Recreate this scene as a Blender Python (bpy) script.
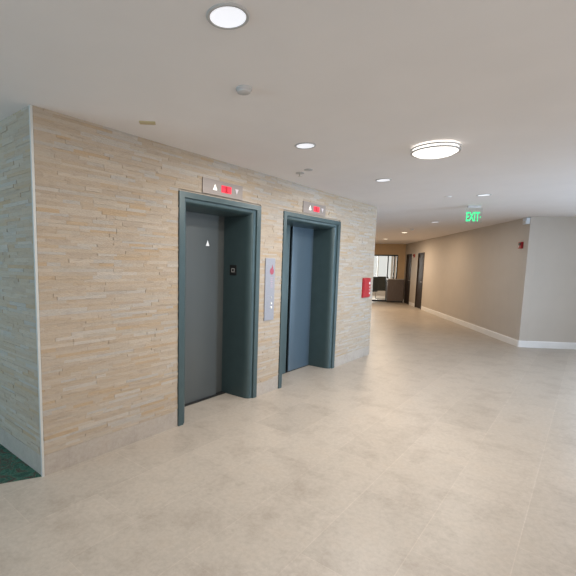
import bpy, bmesh, math, random
from mathutils import Vector, Matrix
for o in list(bpy.data.objects): bpy.data.objects.remove(o)
S = bpy.context.scene
COL = S.collection
PI = math.pi
R = math.radians
H = 2.582                       # ceiling height

# ------------------------------------------------------------------ camera
cam = bpy.data.cameras.new('camera'); camo = bpy.data.objects.new('camera', cam); COL.objects.link(camo)
f, yaw, pitch, roll, cx, cy = 412.33167, 0.72202, -0.11152, 0.01743, -1.27282, -2.86825
sx, sy = -62.19591, 22.38469
F = Vector((math.cos(pitch)*math.cos(yaw), math.cos(pitch)*math.sin(yaw), math.sin(pitch)))
Rt = Vector((math.sin(yaw), -math.cos(yaw), 0)); U = Rt.cross(F)
c, s = math.cos(roll), math.sin(roll)
Rt, U = c*Rt + s*U, -s*Rt + c*U
camo.matrix_world = Matrix(((Rt.x, U.x, -F.x, cx), (Rt.y, U.y, -F.y, cy), (Rt.z, U.z, -F.z, 1.56), (0, 0, 0, 1)))
cam.sensor_width = 36; cam.lens = f/576*36
cam.shift_x = -sx/576; cam.shift_y = sy/576
cam.clip_start = .05
S.camera = camo

# ------------------------------------------------------------------ world, daylight, exposure
W = bpy.data.worlds.new('sky'); S.world = W; W.use_nodes = True
bg = W.node_tree.nodes['Background']; bg.inputs[0].default_value = (1.0, .97, .92, 1); bg.inputs[1].default_value = .7
S.view_settings.view_transform = 'Standard'; S.view_settings.look = 'None'
S.view_settings.gamma = 1; S.view_settings.use_curve_mapping = False
S.view_settings.exposure = 0.35

def area(name, loc, direction, sx_, sy_, power, color, shape='RECTANGLE', spread=PI):
    l = bpy.data.lights.new(name, 'AREA'); l.shape = shape; l.size = sx_; l.size_y = sy_
    l.energy = power; l.color = color; l.spread = spread
    o = bpy.data.objects.new(name, l); COL.objects.link(o); o.location = loc
    o.rotation_euler = Vector(direction).to_track_quat('-Z', 'Y').to_euler()
    return o
CA = R(30.3)                                   # direction of the corridor
K = Vector((8.80, -1.888, 0))                  # where the corridor wall meets the right wall
CD = Vector((math.cos(CA), math.sin(CA), 0)); CN = Vector((-math.sin(CA), math.cos(CA), 0))
RA = R(-56.5); RD = Vector((math.cos(RA), math.sin(RA), 0)); RN = Vector((math.sin(RA), -math.cos(RA), 0))
def cor(d, n, z=0): return K + CD*d + CN*n + Vector((0, 0, z))
DAY = (.86, .93, 1.0)
area('unseen_daylight_back', (-1.0, -7.3, 1.35), (.1, 1, -.05), 3.9, 2.1, 105, (.98, .985, 1))
area('unseen_daylight_back', (5.4, -7.3, 1.35), (.05, 1, -.02), 2.6, 2.1, 78, (.58, .77, 1.0), spread=R(75))  # unseen cool light, placed and narrowed to tint the stone's far end
area('daylight_window_left', (-6.2, 2.4, 1.3), (1, 0, -.05), 3.4, 2.1, 170, (.48, .78, 1.0))
p = K + RD*2.9 - RN*.25
area('daylight_window_right', (p.x, p.y, 1.2), RN, 2.6, 2.1, 90, (.66, .82, 1.0))
p = cor(14.9, 1.6)
area('daylight_window_far', (p.x, p.y, 1.3), -CD, 2.4, 2.0, 120, (1, .96, .9))

# ------------------------------------------------------------------ materials
def mat(name, color, rough=.6, metal=0., emit=None, estr=0., trans=0., spec=None):
    m = bpy.data.materials.new(name); m.use_nodes = True
    b = m.node_tree.nodes['Principled BSDF']
    b.inputs['Base Color'].default_value = (*color, 1)
    b.inputs['Roughness'].default_value = rough; b.inputs['Metallic'].default_value = metal
    if emit: b.inputs['Emission Color'].default_value = (*emit, 1); b.inputs['Emission Strength'].default_value = estr
    if trans: b.inputs['Transmission Weight'].default_value = trans
    if spec is not None: b.inputs['Specular IOR Level'].default_value = spec
    return m
def nd(m, t, **kw):
    n = m.node_tree.nodes.new(t)
    for k, v in kw.items():
        if k in n.inputs: n.inputs[k].default_value = v
        else: setattr(n, k, v)
    return n
def ln(m, a, ao, b, bi): m.node_tree.links.new(a.outputs[ao], b.inputs[bi])
def ramp(m, stops, interp='LINEAR'):
    r = m.node_tree.nodes.new('ShaderNodeValToRGB'); cr = r.color_ramp; cr.interpolation = interp
    while len(cr.elements) < len(stops): cr.elements.new(.5)
    for e, (p_, c_) in zip(cr.elements, stops): e.position = p_; e.color = (*c_, 1)
    return r
def noisy(name, color, rough, amount=.06, scale=6, bump=0., bscale=80, metal=0., stretch=None):
    """paint or metal with a slight procedural unevenness"""
    m = mat(name, color, rough, metal); b = m.node_tree.nodes['Principled BSDF']
    tc = nd(m, 'ShaderNodeTexCoord'); mp = nd(m, 'ShaderNodeMapping'); ln(m, tc, 'Object', mp, 'Vector')
    if stretch: mp.inputs['Scale'].default_value = stretch
    n = nd(m, 'ShaderNodeTexNoise', Scale=scale, Detail=4.); ln(m, mp, 'Vector', n, 'Vector')
    r = ramp(m, [(.3, tuple(v*(1-amount) for v in color)), (.7, tuple(min(1, v*(1+amount)) for v in color))])
    ln(m, n, 'Fac', r, 'Fac'); ln(m, r, 'Color', b, 'Base Color')
    if bump:
        n2 = nd(m, 'ShaderNodeTexNoise', Scale=bscale, Detail=3.); ln(m, mp, 'Vector', n2, 'Vector')
        bp = nd(m, 'ShaderNodeBump', Strength=bump, Distance=.01); ln(m, n2, 'Fac', bp, 'Height'); ln(m, bp, 'Normal', b, 'Normal')
    return m
M = {}
M['ceiling'] = noisy('ceiling_paint', (.785, .752, .742), .8, .015, 3, .05, 120)
M['wall'] = noisy('wall_paint', (.53, .485, .435), .7, .02, 3, .08, 150)
M['tan_wall'] = noisy('tan_wall_paint', (.60, .44, .27), .7, .02, 3)
M['white'] = noisy('white_trim_paint', (.82, .82, .82), .45, .02, 5)
M['teal'] = noisy('teal_grey_metal_paint', (.050, .083, .090), .34, .06, 9, .02, 200, 0.2)
M['door'] = noisy('grey_door_metal', (.094, .102, .100), .34, .05, 4, 0, 80, .35, (1, 1, .15))
M['door2'] = noisy('blue_grey_door_metal', (.085, .125, .16), .36, .05, 4, 0, 80, .3, (1, 1, .15))
M['steel'] = noisy('brushed_steel', (.29, .25, .225), .5, .06, 30, 0, 80, .4, (.15, 1, 6))
M['bsteel'] = noisy('panel_steel', (.32, .325, .36), .5, .05, 30, 0, 80, .4, (1, 1, 8))
M['nickel'] = noisy('brushed_nickel', (.62, .60, .57), .3, .03, 20, 0, 80, .9)
M['ring'] = noisy('satin_nickel_ring', (.45, .435, .42), .45, .03, 20, 0, 80, .5)
M['trim'] = noisy('satin_aluminium', (.55, .55, .53), .4, .03, 10, 0, 80, .2)
M['black'] = noisy('black_plastic', (.012, .012, .013), .4, .1, 20)
M['dark'] = noisy('sill_and_shaft_shade', (.01, .01, .01), .9, .1, 5)  # near-black: sill colour, and shaft shade put into the colour
M['dwood'] = noisy('dark_brown_door_wood', (.026, .016, .012), .6, .25, 9, 0, 80, 0, (6, 6, .5))
M['red'] = noisy('red_enamel', (.37, .012, .018), .35, .06, 10)
M['decal'] = noisy('white_print_and_reflection', (.8, .8, .8), .6, .02, 10)
M['rdecal'] = noisy('red_print', (.36, .07, .11), .6, .05, 10)
M['pdecal'] = noisy('pink_print', (.46, .32, .40), .6, .05, 10)
M['counter'] = noisy('grey_brown_laminate', (.125, .10, .09), .5, .18, 7, 0, 80, 0, (8, 8, .6))
M['ctop'] = noisy('pale_stone_top', (.45, .41, .37), .35, .08, 25)
M['chrome'] = noisy('chrome', (.8, .8, .8), .15, .02, 5, 0, 80, .9)
M['fabric'] = noisy('black_green_fabric', (.018, .026, .022), .9, .3, 60, .2, 300)
M['tanplate'] = noisy('tan_plate_paint', (.50, .42, .25), .6, .05, 20)
M['plastic'] = noisy('offwhite_plastic', (.62, .60, .58), .5, .02, 20)
M['greyplastic'] = noisy('light_grey_plastic', (.48, .465, .455), .55, .02, 20)
M['greyring'] = noisy('grey_trim_plastic', (.46, .45, .445), .5, .02, 20)
M['bplastic'] = noisy('pale_blue_grey_plastic', (.66, .72, .78), .5, .02, 20)
M['lens'] = mat('downlight_lens', (.7, .7, .74), .4, emit=(.90, .93, 1.0), estr=.55)
M['wlens'] = mat('warm_downlight_lens', (.9, .85, .8), .4, emit=(1.0, .86, .66), estr=2.5)
M['diff'] = mat('glowing_opal_glass', (.95, .93, .9), .3, emit=(1.0, .95, .87), estr=1.5)
M['green'] = mat('green_lit_letters', (.04, .35, .14), .4, emit=(.015, .72, .22), estr=.85)
M['redlit'] = mat('red_lit_display', (.4, .02, .03), .3, emit=(1.0, .02, .06), estr=.75)
M['reddk'] = mat('dark_red_segments', (.25, .0, .01), .3, emit=(.5, 0, .01), estr=.5)
M['arrow_on'] = mat('lit_white_arrow', (.9, .9, .85), .4, emit=(1, 1, .95), estr=.6)
M['arrow_off'] = noisy('unlit_pink_arrow', (.62, .55, .58), .4, .02, 10)

def glassm(name, tint):
    m = bpy.data.materials.new(name); m.use_nodes = True; t = m.node_tree; t.nodes.remove(t.nodes['Principled BSDF'])
    tr = nd(m, 'ShaderNodeBsdfTransparent'); tr.inputs[0].default_value = (*tint, 1)
    gl = nd(m, 'ShaderNodeBsdfGlossy', Roughness=.02); mx = nd(m, 'ShaderNodeMixShader'); fr = nd(m, 'ShaderNodeFresnel', IOR=1.45)
    ln(m, fr, 0, mx, 0); ln(m, tr, 0, mx, 1); ln(m, gl, 0, mx, 2); ln(m, mx, 0, t.nodes['Material Output'], 0)
    return m
M['glass'] = glassm('clear_glass', (.93, .95, .95))
M['exitglass'] = glassm('clear_acrylic', (.95, .98, .97))

def stone_mat():
    m = mat('ledger_stone', (.5, .4, .3), .75); b = m.node_tree.nodes['Principled BSDF']
    g = nd(m, 'ShaderNodeNewGeometry')
    r = ramp(m, [(0, (.365, .30, .232)), (.16, (.41, .342, .268)), (.32, (.385, .31, .228)), (.46, (.435, .37, .30)),
                 (.60, (.385, .325, .258)), (.72, (.405, .30, .192)), (.79, (.40, .342, .272)), (.90, (.38, .352, .318)), (1, (.44, .387, .33))])
    ln(m, g, 'Random Per Island', r, 'Fac')
    tc = nd(m, 'ShaderNodeTexCoord'); mp = nd(m, 'ShaderNodeMapping'); mp.inputs['Scale'].default_value = (5, 5, 22)
    ln(m, tc, 'Object', mp, 'Vector')
    n = nd(m, 'ShaderNodeTexNoise', Scale=2.2, Detail=6., Roughness=.65); ln(m, mp, 'Vector', n, 'Vector')
    r2 = ramp(m, [(.28, (.80, .765, .73)), (.5, (1, 1, 1)), (.74, (1.04, .95, .85))]); ln(m, n, 'Fac', r2, 'Fac')
    mx = nd(m, 'ShaderNodeMix', data_type='RGBA', blend_type='MULTIPLY'); mx.inputs[0].default_value = .8
    m.node_tree.links.new(r.outputs[0], mx.inputs[6]); m.node_tree.links.new(r2.outputs[0], mx.inputs[7])
    m.node_tree.links.new(mx.outputs[2], b.inputs['Base Color'])
    n2 = nd(m, 'ShaderNodeTexNoise', Scale=9., Detail=5.); ln(m, mp, 'Vector', n2, 'Vector')
    bp = nd(m, 'ShaderNodeBump', Strength=.5, Distance=.010); ln(m, n2, 'Fac', bp, 'Height'); ln(m, bp, 'Normal', b, 'Normal')
    return m
M['stone'] = stone_mat()

def tile_mat(name, bw, bh, offx, offy, base, mortar, rough):
    m = mat(name, base, rough); b = m.node_tree.nodes['Principled BSDF']
    tc = nd(m, 'ShaderNodeTexCoord'); mp = nd(m, 'ShaderNodeMapping'); mp.inputs['Location'].default_value = (offx, offy, 0)
    ln(m, tc, 'Object', mp, 'Vector')
    lo = tuple(v*.945 for v in base); hi = tuple(v*1.04 for v in base)
    br = nd(m, 'ShaderNodeTexBrick', offset=.5, Scale=1., **{'Mortar Size': .0026, 'Mortar Smooth': .3, 'Brick Width': bw, 'Row Height': bh, 'Bias': 0.})
    br.inputs['Color1'].default_value = (*lo, 1); br.inputs['Color2'].default_value = (*hi, 1); br.inputs['Mortar'].default_value = (*mortar, 1)
    ln(m, mp, 'Vector', br, 'Vector')
    n = nd(m, 'ShaderNodeTexNoise', Scale=3.2, Detail=9., Roughness=.72, Distortion=.15); ln(m, tc, 'Object', n, 'Vector')
    r = ramp(m, [(.30, (.80, .77, .75)), (.52, (1, 1, 1)), (.75, (1.0, .965, .93))]); ln(m, n, 'Fac', r, 'Fac')
    n3 = nd(m, 'ShaderNodeTexNoise', Scale=30., Detail=6., Roughness=.75, Distortion=.3); ln(m, tc, 'Object', n3, 'Vector')
    r3 = ramp(m, [(.36, (.87, .86, .85)), (.62, (1, 1, 1))]); ln(m, n3, 'Fac', r3, 'Fac')
    last = br.outputs['Color']
    for rr in (r, r3):
        mx = nd(m, 'ShaderNodeMix', data_type='RGBA', blend_type='MULTIPLY'); mx.inputs[0].default_value = 1
        m.node_tree.links.new(last, mx.inputs[6]); m.node_tree.links.new(rr.outputs[0], mx.inputs[7]); last = mx.outputs[2]
    m.node_tree.links.new(last, b.inputs['Base Color'])
    bp = nd(m, 'ShaderNodeBump', Strength=.25, Distance=.002, invert=True); ln(m, br, 'Fac', bp, 'Height'); ln(m, bp, 'Normal', b, 'Normal')
    return m
M['floor'] = tile_mat('beige_floor_tile', .88, .44, .30, .05, (.475, .424, .365), (.53, .47, .405), .37)
M['basetile'] = tile_mat('base_tile', .60, 3.0, .1, 1.0, (.42, .37, .32), (.36, .32, .28), .5)

def carpet_mat():
    m = mat('patterned_carpet', (.03, .09, .06), .95); b = m.node_tree.nodes['Principled BSDF']
    tc = nd(m, 'ShaderNodeTexCoord')
    n = nd(m, 'ShaderNodeTexNoise', Scale=7., Detail=2., Distortion=2.2); ln(m, tc, 'Object', n, 'Vector')
    r = ramp(m, [(.0, (.010, .012, .012)), (.38, (.022, .085, .062)), (.47, (.045, .15, .105)), (.56, (.075, .042, .036)), (.63, (.03, .11, .078)), (.8, (.012, .014, .013))])
    ln(m, n, 'Fac', r, 'Fac')
    v = nd(m, 'ShaderNodeTexNoise', Scale=160., Detail=2.); ln(m, tc, 'Object', v, 'Vector')
    r2 = ramp(m, [(.3, (.55, .55, .55)), (.7, (1.3, 1.3, 1.3))]); ln(m, v, 'Fac', r2, 'Fac')
    mx = nd(m, 'ShaderNodeMix', data_type='RGBA', blend_type='MULTIPLY'); mx.inputs[0].default_value = 1
    m.node_tree.links.new(r.outputs[0], mx.inputs[6]); m.node_tree.links.new(r2.outputs[0], mx.inputs[7])
    m.node_tree.links.new(mx.outputs[2], b.inputs['Base Color'])
    bp = nd(m, 'ShaderNodeBump', Strength=.6, Distance=.005); ln(m, v, 'Fac', bp, 'Height'); ln(m, bp, 'Normal', b, 'Normal')
    return m
M['carpet'] = carpet_mat()

# ------------------------------------------------------------------ mesh helpers
class MB:
    def __init__(self): self.bm = bmesh.new(); self.mi = 0
    def face(self, vs):
        try: fc = self.bm.faces.new(vs); fc.material_index = self.mi; return fc
        except ValueError: return None
    def hexa(self, b, t):
        vb = [self.bm.verts.new(v) for v in b]; vt = [self.bm.verts.new(v) for v in t]; n = len(b)
        self.face(vb[::-1]); self.face(vt)
        for i in range(n): self.face([vb[i], vb[(i+1) % n], vt[(i+1) % n], vt[i]])
        return self
    def box(self, x0, x1, y0, y1, z0, z1):
        x0, x1 = min(x0, x1), max(x0, x1); y0, y1 = min(y0, y1), max(y0, y1); z0, z1 = min(z0, z1), max(z0, z1)
        return self.hexa([(x0, y0, z0), (x1, y0, z0), (x1, y1, z0), (x0, y1, z0)], [(x0, y0, z1), (x1, y0, z1), (x1, y1, z1), (x0, y1, z1)])
    def prism(self, poly, z0, z1): return self.hexa([(*q, z0) for q in poly], [(*q, z1) for q in poly])
    def prismy(self, poly, y0, y1):
        """poly in (x, z), extruded along y (y0 in front)"""
        return self.hexa([(q[0], y0, q[1]) for q in poly][::-1], [(q[0], y1, q[1]) for q in poly][::-1])
    def lathe(self, prof, n=40, centre=(0, 0, 0)):
        rings = []
        for r_, z in prof:
            if r_ < 1e-6: rings.append([self.bm.verts.new((centre[0], centre[1], centre[2]+z))])
            else: rings.append([self.bm.verts.new((centre[0]+r_*math.cos(2*PI*i/n), centre[1]+r_*math.sin(2*PI*i/n), centre[2]+z)) for i in range(n)])
        for a, b in zip(rings, rings[1:]):
            for i in range(n):
                j = (i+1) % n
                if len(a) == 1 and len(b) == 1: continue
                if len(a) == 1: self.face([a[0], b[j], b[i]])
                elif len(b) == 1: self.face([a[i], a[j], b[0]])
                else: self.face([a[i], a[j], b[j], b[i]])
        return self
    def tube(self, pts, r_, n=10, closed=False):
        pts = [Vector(q) for q in pts]; rings = []
        for i, q in enumerate(pts):
            if closed: d = pts[(i+1) % len(pts)]-pts[i-1]
            else: d = pts[min(i+1, len(pts)-1)]-pts[max(i-1, 0)]
            d.normalize(); a = d.cross(Vector((0, 0, 1)))
            if a.length < 1e-3: a = d.cross(Vector((0, 1, 0)))
            a.normalize(); b_ = d.cross(a)
            rings.append([self.bm.verts.new(q+a*r_*math.cos(2*PI*k/n)+b_*r_*math.sin(2*PI*k/n)) for k in range(n)])
        m_ = len(rings)
        for i in range(m_ if closed else m_-1):
            A, B = rings[i], rings[(i+1) % m_]
            for k in range(n): self.face([A[k], A[(k+1) % n], B[(k+1) % n], B[k]])
        if not closed: self.face(rings[0][::-1]); self.face(rings[-1])
        return self
    def build(self, name, m, parent=None, bevel=0., smooth=False, loc=None, rz=0.):
        bmesh.ops.recalc_face_normals(self.bm, faces=self.bm.faces)
        me = bpy.data.meshes.new(name); self.bm.to_mesh(me); self.bm.free()
        for k in (m if isinstance(m, (list, tuple)) else [m]): me.materials.append(M[k])
        o = bpy.data.objects.new(name, me); COL.objects.link(o)
        if parent is not None: o.parent = parent
        if loc is not None: o.location = loc
        o.rotation_euler.z = rz
        if smooth:
            for pl in me.polygons: pl.use_smooth = True
            md = o.modifiers.new('edges', 'EDGE_SPLIT'); md.split_angle = R(40)
        if bevel:
            bv = o.modifiers.new('bevel', 'BEVEL'); bv.width = bevel; bv.segments = 2; bv.limit_method = 'ANGLE'
        return o
def struct(o, label=None):
    o['kind'] = 'structure'
    if label: o['label'] = label
    return o
def tag(o, label, cat, group=None):
    o['label'] = label; o['category'] = cat
    if group: o['group'] = group
    return o
def empty(name, loc, rz=0.):
    o = bpy.data.objects.new(name, None); COL.objects.link(o); o.location = loc; o.rotation_euler.z = rz; o.empty_display_size = .1
    return o

# ------------------------------------------------------------------ the setting
X1L, X1R, X2L, X2R, FT = 1.305, 2.545, 3.008, 4.522, 2.2165
WL = 5.875
HOLES = [(X1L, X1R, FT), (X2L, X2R, FT)]
rng = random.Random(4)

CEDGE = [(0, 0), (-6.0, 2.75)]                # slanting edge between tile and carpet
end = cor(15, 1.5)
b = MB(); b.prism([(0.0, .5), (0, 0), (-6.0, 2.75), (-6.0, -7.14), (12.28, -7.14), (16, -2), (26, 2), (25, 10), (16, 9), (4, .5)], -.06, 0)
struct(b.build('floor', 'floor'))
b = MB(); b.prism([(0, 0), (0, 5), (-6, 5), (-6, 2.75)], -.06, .003); struct(b.build('floor_carpet', 'carpet'))
b = MB(); b.prism([(-6.2, -7.3), (12.5, -7.3), (16, -2), (26, 2), (25, 10), (16, 9), (-6.2, 9)], H, H+.08)
struct(b.build('ceiling', 'ceiling'))

# front wall: slab around the two elevator openings, clad with stacked stone strips
def strips(b, u0, u1, z0, z1, put, holes=(), rng=rng):
    z = z0
    while z < z1-.004:
        hh = min(rng.choice((.018, .022, .025, .028)), z1-z)
        if z1-(z+hh) < .012: hh = z1-z
        u = u0-rng.random()*.25
        while u < u1:
            L = rng.choice((.10, .16, .2, .26, .32, .4))*(.8+.4*rng.random())
            segs = [(max(u, u0), min(u+L, u1))]
            for (a, c_, t) in holes:
                if z < t:
                    ns = []
                    for (p_, q_) in segs:
                        if q_ <= a or p_ >= c_: ns.append((p_, q_))
                        else:
                            if p_ < a: ns.append((p_, a))
                            if q_ > c_: ns.append((c_, q_))
                    segs = ns
            d = rng.random()
            d = .002+.0050*d*d+(.0015 if rng.random() < .05 else 0)
            for (p_, q_) in segs:
                if q_-p_ > .006: put(b, p_, q_-.0002, z, z+hh-.0002, d)
            u += L
        z += hh
BT = .155                                      # height of the base tile
b = MB()
xs = [0] + [v for h_ in HOLES for v in h_[:2]] + [WL]
for i in range(0, len(xs), 2): b.box(xs[i], xs[i+1], .012, .46, 0, H)
for (a, c_, t) in HOLES: b.box(a, c_, .012, .46, t, H)
b.mi = 1
for (a, c_, t) in HOLES: b.box(a-.1, c_+.1, .4605, .50, 0, t+.1)  # black sheet stands in for the shade behind the door gaps
b.mi = 0
sh = [(a, c_, FT) for (a, c_, t) in HOLES]
strips(b, .012, WL, BT, H, lambda b, p_, q_, z0, z1, d: b.box(p_, q_, -d, .014, z0, z1), sh)
struct(b.build('wall_front', ['stone', 'dark']))
b = MB()
for i in range(0, len(xs), 2): b.box(xs[i]+(.012 if i == 0 else 0), xs[i+1], -.004, .012, 0.0, BT-.001)
struct(b.build('baseboard_front', 'basetile'))
b = MB(); b.box(.012, .46, .0, 5, 0, H); b.bm.clear()
b.box(.012, .40, .46, 5, 0, H)
strips(b, .012, 5, BT, H, lambda b, p_, q_, z0, z1, d: b.box(-d, .013, p_, q_, z0, z1))
struct(b.build('wall_left', 'stone'))
b = MB(); b.box(-.004, .012, .012, 5, .0, BT-.001); struct(b.build('baseboard_left', 'basetile'))
b = MB(); b.prism([(-.009, -.009), (.008, -.009), (.008, .0), (0.0, .0), (0, .008), (-.009, .008)], .0, H-.001)
struct(b.build('trim_1', 'trim'))

# plain walls: a run with rectangular openings, thickness on the far side of the room
def wall(name, p0, p1, openings, m, thick=.15, side=1, z1=H):
    p0 = Vector((p0[0], p0[1], 0)); p1 = Vector((p1[0], p1[1], 0)); L = (p1-p0).length
    ang = math.atan2(p1.y-p0.y, p1.x-p0.x); b = MB(); u = 0; y1 = thick*side
    for (a, c_, za, zb) in sorted(openings):
        if a > u: b.box(u, a, 0, y1, 0, z1)
        if za > 0: b.box(a, c_, 0, y1, 0, za)
        if zb < z1: b.box(a, c_, 0, y1, zb, z1)
        u = c_
    if u < L: b.box(u, L, 0, y1, 0, z1)
    return struct(b.build(name, m, loc=p0, rz=ang)), p0, ang
def base(name, p0, ang, runs, y0, y1, h=.135):
    b = MB()
    for (a, c_) in runs:
        b.box(a, c_, y0, y1, 0, h-.02); b.hexa([(a, y0, h-.02), (c_, y0, h-.02), (c_, y1, h-.02), (a, y1, h-.02)], [(a, y0*.45, h), (c_, y0*.45, h), (c_, y1, h), (a, y1, h)])
    struct(b.build(name, 'white', loc=p0, rz=ang))
def window(name, p0, ang, a, c_, za, zb, y, n=3):
    b = MB(); t = .05
    b.box(a, c_, y, y+.06, za, za+t); b.box(a, c_, y, y+.06, zb-t, zb)
    for i in range(n+1):
        u = a+(c_-a-t)*i/n; b.box(u, u+t, y, y+.06, za+t, zb-t)
    struct(b.build(name, 'trim', loc=p0, rz=ang))
CW = 3.10                                      # corridor width
D1 = (7.36, 8.26, 0, 2.125); D2 = (9.28, 10.16, 0, 2.125)
CE = 10.48                                     # corridor end
_, p0, ang = wall('wall_corridor_right', cor(0, 0), cor(CE, 0), [D1, D2], 'wall', .15, -1)
base('baseboard_corridor_right', p0, ang, [(0, D1[0]-.07), (D1[1]+.07, D2[0]-.07), (D2[1]+.07, CE)], .014, 0)
for i, dd in enumerate((D1, D2)):
    b = MB(); b.box(dd[0]+.045, dd[1]-.045, -.065, -.022, .006, dd[3]-.045)
    for (za, zb) in ((.22, .95), (1.12, 1.95)): b.box(dd[0]+.17, dd[1]-.17, -.022, -.014, za, zb)
    dr = struct(b.build('door_%d' % (i+1), 'dwood', loc=p0, rz=ang, bevel=.004))
    b = MB(); b.box(dd[0], dd[0]+.045, -.15, .012, 0, dd[3]); b.box(dd[1]-.045, dd[1], -.15, .012, 0, dd[3]); b.box(dd[0]+.045, dd[1]-.045, -.15, .012, dd[3]-.045, dd[3])
    b.box(dd[0]+.045, dd[0]+.06, -.15, -.066, 0, dd[3]-.045)
    b.build('door_frame', 'dwood', dr)
    b = MB(); b.tube([(dd[0]+.12, -.022, 1.02), (dd[0]+.12, .03, 1.02), (dd[0]+.22, .03, 1.02)], .009); b.build('door_handle', 'nickel', dr)
wall('wall_corridor_left', (WL, .0), tuple((Vector((WL, 0, 0))+CD*(CE+2.6))[:2]), [], 'wall', .15, 1)
_, pe, ae = wall('wall_corridor_end', cor(CE, 0), cor(CE, CW), [(.29, 2.3, 0, 2.11)], 'tan_wall', .12, -1)
# dark framed glazed screen in the end wall
b = MB()
for u in (.29, .415, .68, 1.45, 2.25): b.box(u, u+.05, -.09, -.03, 0, 2.11)
b.box(.29, 2.3, -.092, -.028, 2.05, 2.11); b.box(.34, 2.25, -.088, -.032, 0, .07)
wn = struct(b.build('window_1', 'black', loc=pe, rz=ae))
b = MB(); b.box(.33, 2.26, -.063, -.057, .07, 2.05); b.build('pane', 'glass', wn)
# room behind the screen
_, pf, af = wall('wall_far', cor(14.6, -1.0), cor(14.6, 5), [(.75, 3.6, .75, 2.3)], 'wall', .12, -1)
window('window_2', pf, af, .75, 3.6, .75, 2.3, -.09, 4)
wall('wall_far_right', cor(CE+.12, -1), cor(14.6, -1), [], 'tan_wall', .12, -1)
wall('wall_far_left', cor(CE+.12, 5), cor(14.6, 5), [], 'tan_wall', .12, 1)
# right wall and the rest of the lobby
wr = K+RD*6.3
_, p0, ang = wall('wall_right', K+RD*0, wr, [(1.5, 4.3, .02, 2.3)], 'wall', .15, 1)
base('baseboard_right', p0, ang, [(.0, 1.5), (4.3, 6.3)], -.014, 0)
window('window_3', p0, ang, 1.5, 4.3, .02, 2.3, .06, 3)
_, p0, ang = wall('wall_back', (wr.x, wr.y), (-6, wr.y), [(5.55, 8.2, .3, 2.4), (11.3, 15.2, .3, 2.4)], 'wall', .15, 1)
window('window_4', p0, ang, 5.55, 8.2, .3, 2.4, .05, 4); window('window_5', p0, ang, 11.3, 15.2, .3, 2.4, .05, 4)
_, p0, ang = wall('wall_alcove_side', (-6, wr.y), (-6, 5), [(7.8, 11.2, .3, 2.4)], 'wall', .15, 1)
window('window_6', p0, ang, 7.8, 11.2, .3, 2.4, .05, 4)
wall('wall_alcove_end', (-6, 5), (.4, 5), [], 'wall', .15, 1)

# ------------------------------------------------------------------ elevators
def frame_profile():
    pr = [(.0, .012), (.0, -.016), (.065, -.016), (.069, -.012), (.069, .004), (.077, .004)]
    for i in range(9):
        a = PI/2*i/8; pr.append((.079+.06*math.sin(a), .10-.095*math.cos(a)))
    pr += [(.139, .43), (.0, .43)]
    return pr
def elevator(xl, xr, panels, label, plate):
    e = empty('elevator', ((xl+xr)/2, .2, 0)); tag(e, label, 'elevator', 'elevators in the stone wall')
    ox, oy = -(xl+xr)/2, -.2
    b = MB(); rows = []
    for t, y in frame_profile():
        rows.append([b.bm.verts.new((x+ox, y+oy, z)) for x, z in ((xl+t+.001, 0.0), (xl+t+.001, FT-t*.78-.001), (xr-t-.001, FT-t*.78-.001), (xr-t-.001, 0.0))])
    n = len(rows)
    for i in range(n):
        A, B = rows[i], rows[(i+1) % n]
        for k in range(3): b.face([A[k], A[k+1], B[k+1], B[k]])
    b.face([r_[0] for r_ in rows]); b.face([r_[3] for r_ in rows][::-1])
    b.build('door_frame', 'teal', e, smooth=True)
    for (x0, x1, y0, m) in panels:
        b = MB(); b.box(x0+ox, x1+ox, y0+oy, y0+.025+oy, .0055, FT-.06)
        b.build('door_panel', m, e, bevel=.004)
    b = MB(); b.box(xl+.14+ox, xr-.14+ox, .345+oy, .459+oy, 0.0, .005); b.build('sill', 'dark', e)
    if plate:
        (y0, y1, z0, z1) = plate; xi = xr-.140+ox
        b = MB(); b.box(xi-.006, xi, y0+oy, y1+oy, z0, z1); pl = b.build('floor_number_plate', 'black', e, bevel=.002); pl['label'] = 'small black plate on the jamb'
        b = MB(); ym = (y0+y1)/2+oy; zm = (z0+z1)/2
        b.box(xi-.008, xi-.0055, ym-.022, ym+.022, zm+.014, zm+.020); b.box(xi-.008, xi-.0055, ym-.022, ym+.022, zm-.024, zm-.018)
        b.box(xi-.008, xi-.0055, ym-.022, ym-.016, zm-.018, zm+.014); b.box(xi-.008, xi-.0055, ym+.016, ym+.022, zm-.018, zm+.014)
        b.build('symbol', 'trim', pl)
    return e
e1 = elevator(X1L, X1R, [(1.42, 2.27, .385, 'door'), (2.25, 2.414, .417, 'door')],
              'left elevator with plain grey doors in a teal frame, nearest the wall corner', (.215, .315, 1.435, 1.552))
b = MB(); xa, za = 2.085-1.9175, 1.79
b.prismy([(xa-.028, za-.03), (xa+.028, za-.03), (xa, za+.032)], .183, .1852); t = b.build('door_reflection', 'decal', e1); t['label'] = 'white triangle painted on the door as a lantern reflection'  # white triangle paints the hall lantern's reflection onto the door
e2 = elevator(X2L, X2R, [(3.12, 3.70, .335, 'teal'), (3.80, 4.392, .355, 'door2')],
              'right elevator, wider, with blue-grey doors in a teal frame, beside the red box', None)

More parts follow.
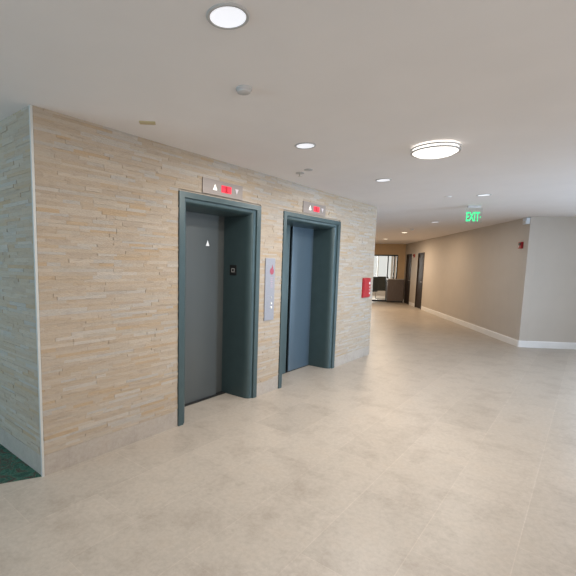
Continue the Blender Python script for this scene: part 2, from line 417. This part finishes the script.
def text_mesh(txt, size, depth, bold=0.):
    cu = bpy.data.curves.new('lettering', 'FONT'); cu.body = txt; cu.size = size; cu.extrude = depth; cu.offset = bold
    cu.align_x = 'CENTER'; cu.align_y = 'CENTER'; cu.resolution_u = 3
    o = bpy.data.objects.new('lettering_source', cu); COL.objects.link(o)
    bpy.context.view_layer.update()
    me = bpy.data.meshes.new_from_object(o.evaluated_get(bpy.context.evaluated_depsgraph_get()))
    bpy.data.objects.remove(o); bpy.data.curves.remove(cu)
    return me
def add_text(name, txt, size, depth, m, parent, loc, rot, bold=0.):
    me = text_mesh(txt, size, depth, bold); me.name = name
    me.materials.clear(); me.materials.append(M[m])
    o = bpy.data.objects.new(name, me); COL.objects.link(o); o.parent = parent; o.location = loc; o.rotation_euler = rot
    return o

def indicator(x0, x1, z0, z1, label):
    xc, zc = (x0+x1)/2, (z0+z1)/2; hw, hh = (x1-x0)/2, (z1-z0)/2
    t = empty('floor_indicator', (xc, 0, zc)); tag(t, label, 'elevator indicator', 'floor indicators above the elevators')
    yf = -.016
    b = MB(); b.box(-hw, hw, yf, .006, -hh, hh); b.build('faceplate', 'steel', t, bevel=.002)
    b = MB(); u = -.13; b.prismy([(u-.028, -.026), (u+.028, -.026), (u, .03)], yf-.004, yf-.0002); b.build('up_arrow', 'arrow_on', t)
    b = MB(); u = .20; b.prismy([(u-.028, .026), (u, -.028), (u+.028, .026)], yf-.004, yf-.0002); b.build('down_arrow', 'arrow_off', t)
    b = MB(); b.box(-.035, .115, yf-.003, yf-.0002, -.034, .034); d = b.build('display', 'redlit', t); d['label'] = 'red lit display'
    b = MB(); y0, y1 = yf-.005, yf-.0025
    b.box(.028, .052, y0, y1, -.03, .03); b.box(.012, .028, y0, y1, .008, .022); b.box(.012, .068, y0, y1, -.03, -.02)
    b.build('digit', 'reddk', d)
indicator(1.602, 2.204, 2.238, 2.383, 'steel indicator plate with red display over the left elevator')
indicator(3.443, 4.035, 2.244, 2.388, 'steel indicator plate with red display over the right elevator')

# call panel between the elevators
t = empty('call_panel', (2.752, 0, .90)); tag(t, 'tall narrow steel call panel on the stone between both elevators', 'elevator call panel')
yf = -.018
b = MB(); b.box(-.095, .095, yf, .006, 0, .74); b.build('faceplate', 'bsteel', t, bevel=.003)
b = MB()
fl = [(0, -.055), (.03, -.045), (.042, -.015), (.034, .012), (.022, .0), (.020, .03), (.006, .065), (-.004, .03), (-.016, .012), (-.022, .024), (-.036, .0), (-.040, -.025), (-.026, -.047)]
b.prismy([(x+.028, z+.60) for x, z in fl], yf-.0016, yf-.0002); o = b.build('fire_symbol', 'rdecal', t); o['label'] = 'red flame print'
b = MB()
for k, w in enumerate((.05, .036, .05, .03, .044, .04)): b.box(.028-w/2, .028+w/2, yf-.0012, yf-.0002, .505-k*.022, .513-k*.022)
o = b.build('printed_lines', 'pdecal', t); o['label'] = 'faint pink printed lines'
for zz in (.205, .155):
    b = MB(); bm_ = b.lathe([(0, .010), (.012, .010), (.015, .006), (.015, 0), (0, 0)], 20)
    o = b.build('call_button', 'decal', t, smooth=True); o.location = (.028, yf, zz); o.rotation_euler = (PI/2, 0, 0)
b = MB(); b.lathe([(0, .006), (.009, .006), (.011, 0), (0, 0)], 16); o = b.build('key_switch', 'nickel', t, smooth=True); o.location = (.028, yf, .275); o.rotation_euler = (PI/2, 0, 0)

# red box at the end of the stone wall
t = empty('fire_box', (5.56, 0, 1.037)); tag(t, 'red wall box near the far end of the stone wall', 'fire box')
b = MB(); b.box(-.14, .14, -.036, .006, 0, .335); b.build('case', 'red', t, bevel=.012)
b = MB(); b.box(-.128, .128, -.044, -.0355, .016, .319); b.build('door', 'red', t, bevel=.006)
for (u0, u1, z0, z1) in ((.06, .105, .225, .262), (.07, .10, .17, .19), (.06, .10, .125, .135), (.075, .105, .06, .085)):
    b = MB(); b.box(u0, u1, -.0455, -.0438, z0, z1); o = b.build('printed_mark', 'decal', t); o['label'] = 'small white printed mark'

# ------------------------------------------------------------------ ceiling fittings
def lamp_light(name, loc, size, power, color, spread=PI):
    l = bpy.data.lights.new(name, 'AREA'); l.shape = 'DISK'; l.size = size; l.energy = power; l.color = color; l.spread = spread
    o = bpy.data.objects.new(name, l); COL.objects.link(o); o.location = loc
def downlight(x, y, label, warm, power):
    t = empty('downlight', (x, y, H)); tag(t, label, 'ceiling light', 'recessed ceiling downlights')
    b = MB(); b.lathe([(.074, .0), (.076, -.006), (.086, -.007), (.091, -.003), (.091, 0.0)], 48); b.build('trim_ring', 'greyring' if not warm else 'white', t, smooth=True)
    b = MB(); b.lathe([(0, -.002), (.06, -.002), (.0755, -.004), (.0755, .0), (0, .0)], 48); b.build('lens', 'wlens' if warm else 'lens', t, smooth=True)
    lamp_light('downlight_lamp', (x, y, H-.012), .13, power, (1, .76, .52) if warm else (1, .95, .9))
downlight(.097, -1.646, 'large-looking round downlight nearest the viewer, at the top of the photo', False, 15)
downlight(1.913, -.938, 'downlight in the ceiling above the left elevator', False, 15)
downlight(3.709, -.929, 'downlight in the ceiling in front of the right elevator', False, 15)
downlight(5.518, -1.649, 'downlight in the ceiling just before the green exit sign', False, 15)
for (d, lab) in ((.946, 'downlight at the mouth of the corridor, left of the exit sign'), (3.95, 'dim downlight halfway down the corridor ceiling'),
                 (7.0, 'warm downlight deepest in the corridor, before the end wall')):
    q = cor(d, 1.475); downlight(q.x, q.y, lab, d > 3, 48 if d > 5 else (22 if d > 3 else 8))

FX, FY = 2.60, -1.787
t = empty('flush_mount_light', (FX, FY, H)); tag(t, 'lit round flush ceiling light with two nickel rings', 'ceiling light')
b = MB(); b.lathe([(0, 0), (.13, 0), (.13, -.012), (0, -.012)], 56); b.build('ceiling_pan', 'white', t, smooth=True)
b = MB(); b.lathe([(0, -.012), (.165, -.012), (.176, -.018), (.178, -.045), (.170, -.053), (.145, -.068), (.10, -.080), (.05, -.086), (0, -.088)], 56); b.build('diffuser', 'diff', t, smooth=True)
for z in (-.020, -.047):
    b = MB(); b.lathe([(.177, z+.005), (.190, z+.005), (.193, z), (.190, z-.006), (.177, z-.006), (.177, z+.005)], 56); b.build('ring', 'ring', t, smooth=True)
lamp_light('flush_mount_lamp', (FX, FY, H-.10), .3, 26, (1, .92, .82))

def detector(x, y, label, r_=.05, m='plastic', sz=1.):
    t = empty('smoke_detector', (x, y, H)); t.scale.z = sz; tag(t, label, 'smoke detector', 'round ceiling detectors')
    b = MB(); b.lathe([(0, 0), (r_, 0), (r_, -.008), (r_*.94, -.012), (0, -.012)], 32); b.build('base', m, t, smooth=True)
    b = MB(); b.lathe([(0, -.012), (r_*.86, -.012), (r_*.80, -.024), (r_*.45, -.031), (0, -.032)], 32); b.build('head', m, t, smooth=True)
detector(.687, -1.254, 'small round grey detector on the ceiling below the nearest downlight', .048, 'greyplastic')
detector(5.376, -1.227, 'faint round detector on the ceiling left of the farthest lobby downlight', .055, 'ceiling', .35)
q = cor(2.758, 1.54); detector(q.x, q.y, 'tiny detector on the corridor ceiling', .055)

b = MB(); b.box(-.058, .058, -.03, .03, -.006, 0); b.box(-.05, .05, -.022, .022, -.009, -.006)
tag(b.build('ceiling_plate', 'tanplate', loc=(.699, -.335, H), rz=R(-43)), 'small tan rectangular plate on the ceiling near the stone wall', 'ceiling plate')
t = empty('sprinkler', (2.80, -.345, H)); tag(t, 'small grey sprinkler head on the ceiling between the two elevators', 'sprinkler')
b = MB(); b.lathe([(0, 0), (.05, 0), (.046, -.008), (.014, -.012), (0, -.014)], 28); b.build('escutcheon', 'greyring', t, smooth=True)
b = MB(); b.lathe([(0, -.014), (.009, -.014), (.009, -.035), (.024, -.037), (.024, -.041), (0, -.041)], 20); b.build('deflector', 'nickel', t, smooth=True)

b = MB(); b.lathe([(0, 0), (.046, 0), (.046, -.006), (.04, -.009), (0, -.009)], 32)
tag(b.build('sprinkler_cover', 'greyring', loc=(2.715, -.50, H), smooth=True), 'flat round grey cover on the ceiling just right of the sprinkler head', 'sprinkler cover')

# exit sign hanging under the ceiling
sa = CA-PI/2
t = empty('exit_sign', (6.588, -1.333, H), sa); tag(t, 'green lit EXIT sign hanging from the ceiling before the corridor', 'exit sign')
b = MB(); b.box(-.10, .10, -.016, .016, -.035, 0); b.build('housing', 'greyplastic', t, bevel=.004)
b = MB(); b.box(-.125, .125, -.003, .003, -.278, -.035); pn = b.build('panel', 'exitglass', t)
add_text('lettering', 'EXIT', .205, .002, 'green', pn, (-.014, -.0055, -.183), (PI/2, 0, 0), .006).scale = (.49, 1, 1)
b = MB(); b.prismy([(.095, -.163), (.111, -.183), (.095, -.203)], -.0075, -.0035); b.build('arrow', 'green', pn)

# things on the corridor wall (local x along the corridor, y = 0 is the wall face, room at +y)
def on_cor(name, d): return empty(name, cor(d, 0), CA)
t = on_cor('fire_alarm', .25); tag(t, 'red fire alarm strobe on the wall near the corridor mouth', 'fire alarm', 'red fire alarms')
def alarm(t, z):
    b = MB(); b.box(-.058, .058, 0, .045, z-.066, z+.066); b.build('case', 'red', t, bevel=.006)
    b = MB(); b.box(-.05, .012, .045, .062, z-.005, z+.05); o = b.build('strobe', 'black', t, bevel=.006); o['label'] = 'dark strobe lens'
    b = MB(); b.box(.02, .042, .0445, .047, z-.045, z+.015); o = b.build('printed_mark', 'decal', t)
alarm(t, 2.045)
t = on_cor('fire_alarm', 8.85); tag(t, 'red fire alarm high between the two dark corridor doors', 'fire alarm', 'red fire alarms'); alarm(t, 2.03)
t = on_cor('motion_sensor', .085); tag(t, 'small pale box in the top corner where the corridor wall begins', 'sensor')
b = MB(); b.box(-.075, .075, 0, .07, H-.135, H-.012); b.build('case', 'bplastic', t, bevel=.008)
b = MB(); b.prismy([(-.05, H-.12), (.05, H-.12), (.04, H-.075), (-.04, H-.075)], .0695, .078); b.build('lens', 'plastic', t)

# counter at the corridor end, chair behind the glass
t = empty('counter', cor(10.28, .38), CA); tag(t, 'grey-brown counter standing against the corridor end wall', 'counter')
b = MB(); b.box(-.09, .13, -.34, .34, .06, 1.01); b.build('body', 'counter', t, bevel=.004)
b = MB(); b.box(-.07, .13, -.33, .33, 0, .06); b.build('plinth', 'black', t)
b = MB(); b.box(-.12, .15, -.36, .36, 1.01, 1.045); b.build('countertop', 'ctop', t, bevel=.005)
def chair(d, n, rot, label):
    t = empty('chair', cor(d, n), CA+R(rot)); tag(t, label, 'chair', 'chairs behind the corridor-end glass')
    for sg in (-1, 1):
        b = MB(); x = .27*sg
        b.tube([(x, .30, .015), (x, -.28, .015), (x, -.31, .05), (x, -.30, .60), (x, -.26, .655), (x, .22, .66)], .014); b.build('side_frame', 'chrome', t, smooth=True)
    b = MB(); b.tube([(-.27, .30, .015), (.27, .30, .015)], .014); b.build('base_bar', 'chrome', t, smooth=True)
    b = MB(); b.box(-.25, .25, -.26, .25, .40, .50); b.build('seat', 'fabric', t, bevel=.03)
    b = MB(); b.hexa([(-.25, .20, .46), (.25, .20, .46), (.25, .28, .46), (-.25, .28, .46)], [(-.24, .32, 1.10), (.24, .32, 1.10), (.24, .38, 1.10), (-.24, .38, 1.10)]); b.build('backrest', 'fabric', t, bevel=.02)
chair(11.3, 1.24, 92, 'black chair on a bright metal frame, behind the glass, nearest the stone wall edge')
chair(12.25, .60, 84, 'second black chair behind the glass, farther back, beside the counter')
lamp_light('far_room_fill', (*cor(12.6, 1.6)[:2], H-.03), .3, 40, (1, .93, .85))  # added fill light without a fitting, brightens the room behind the glass
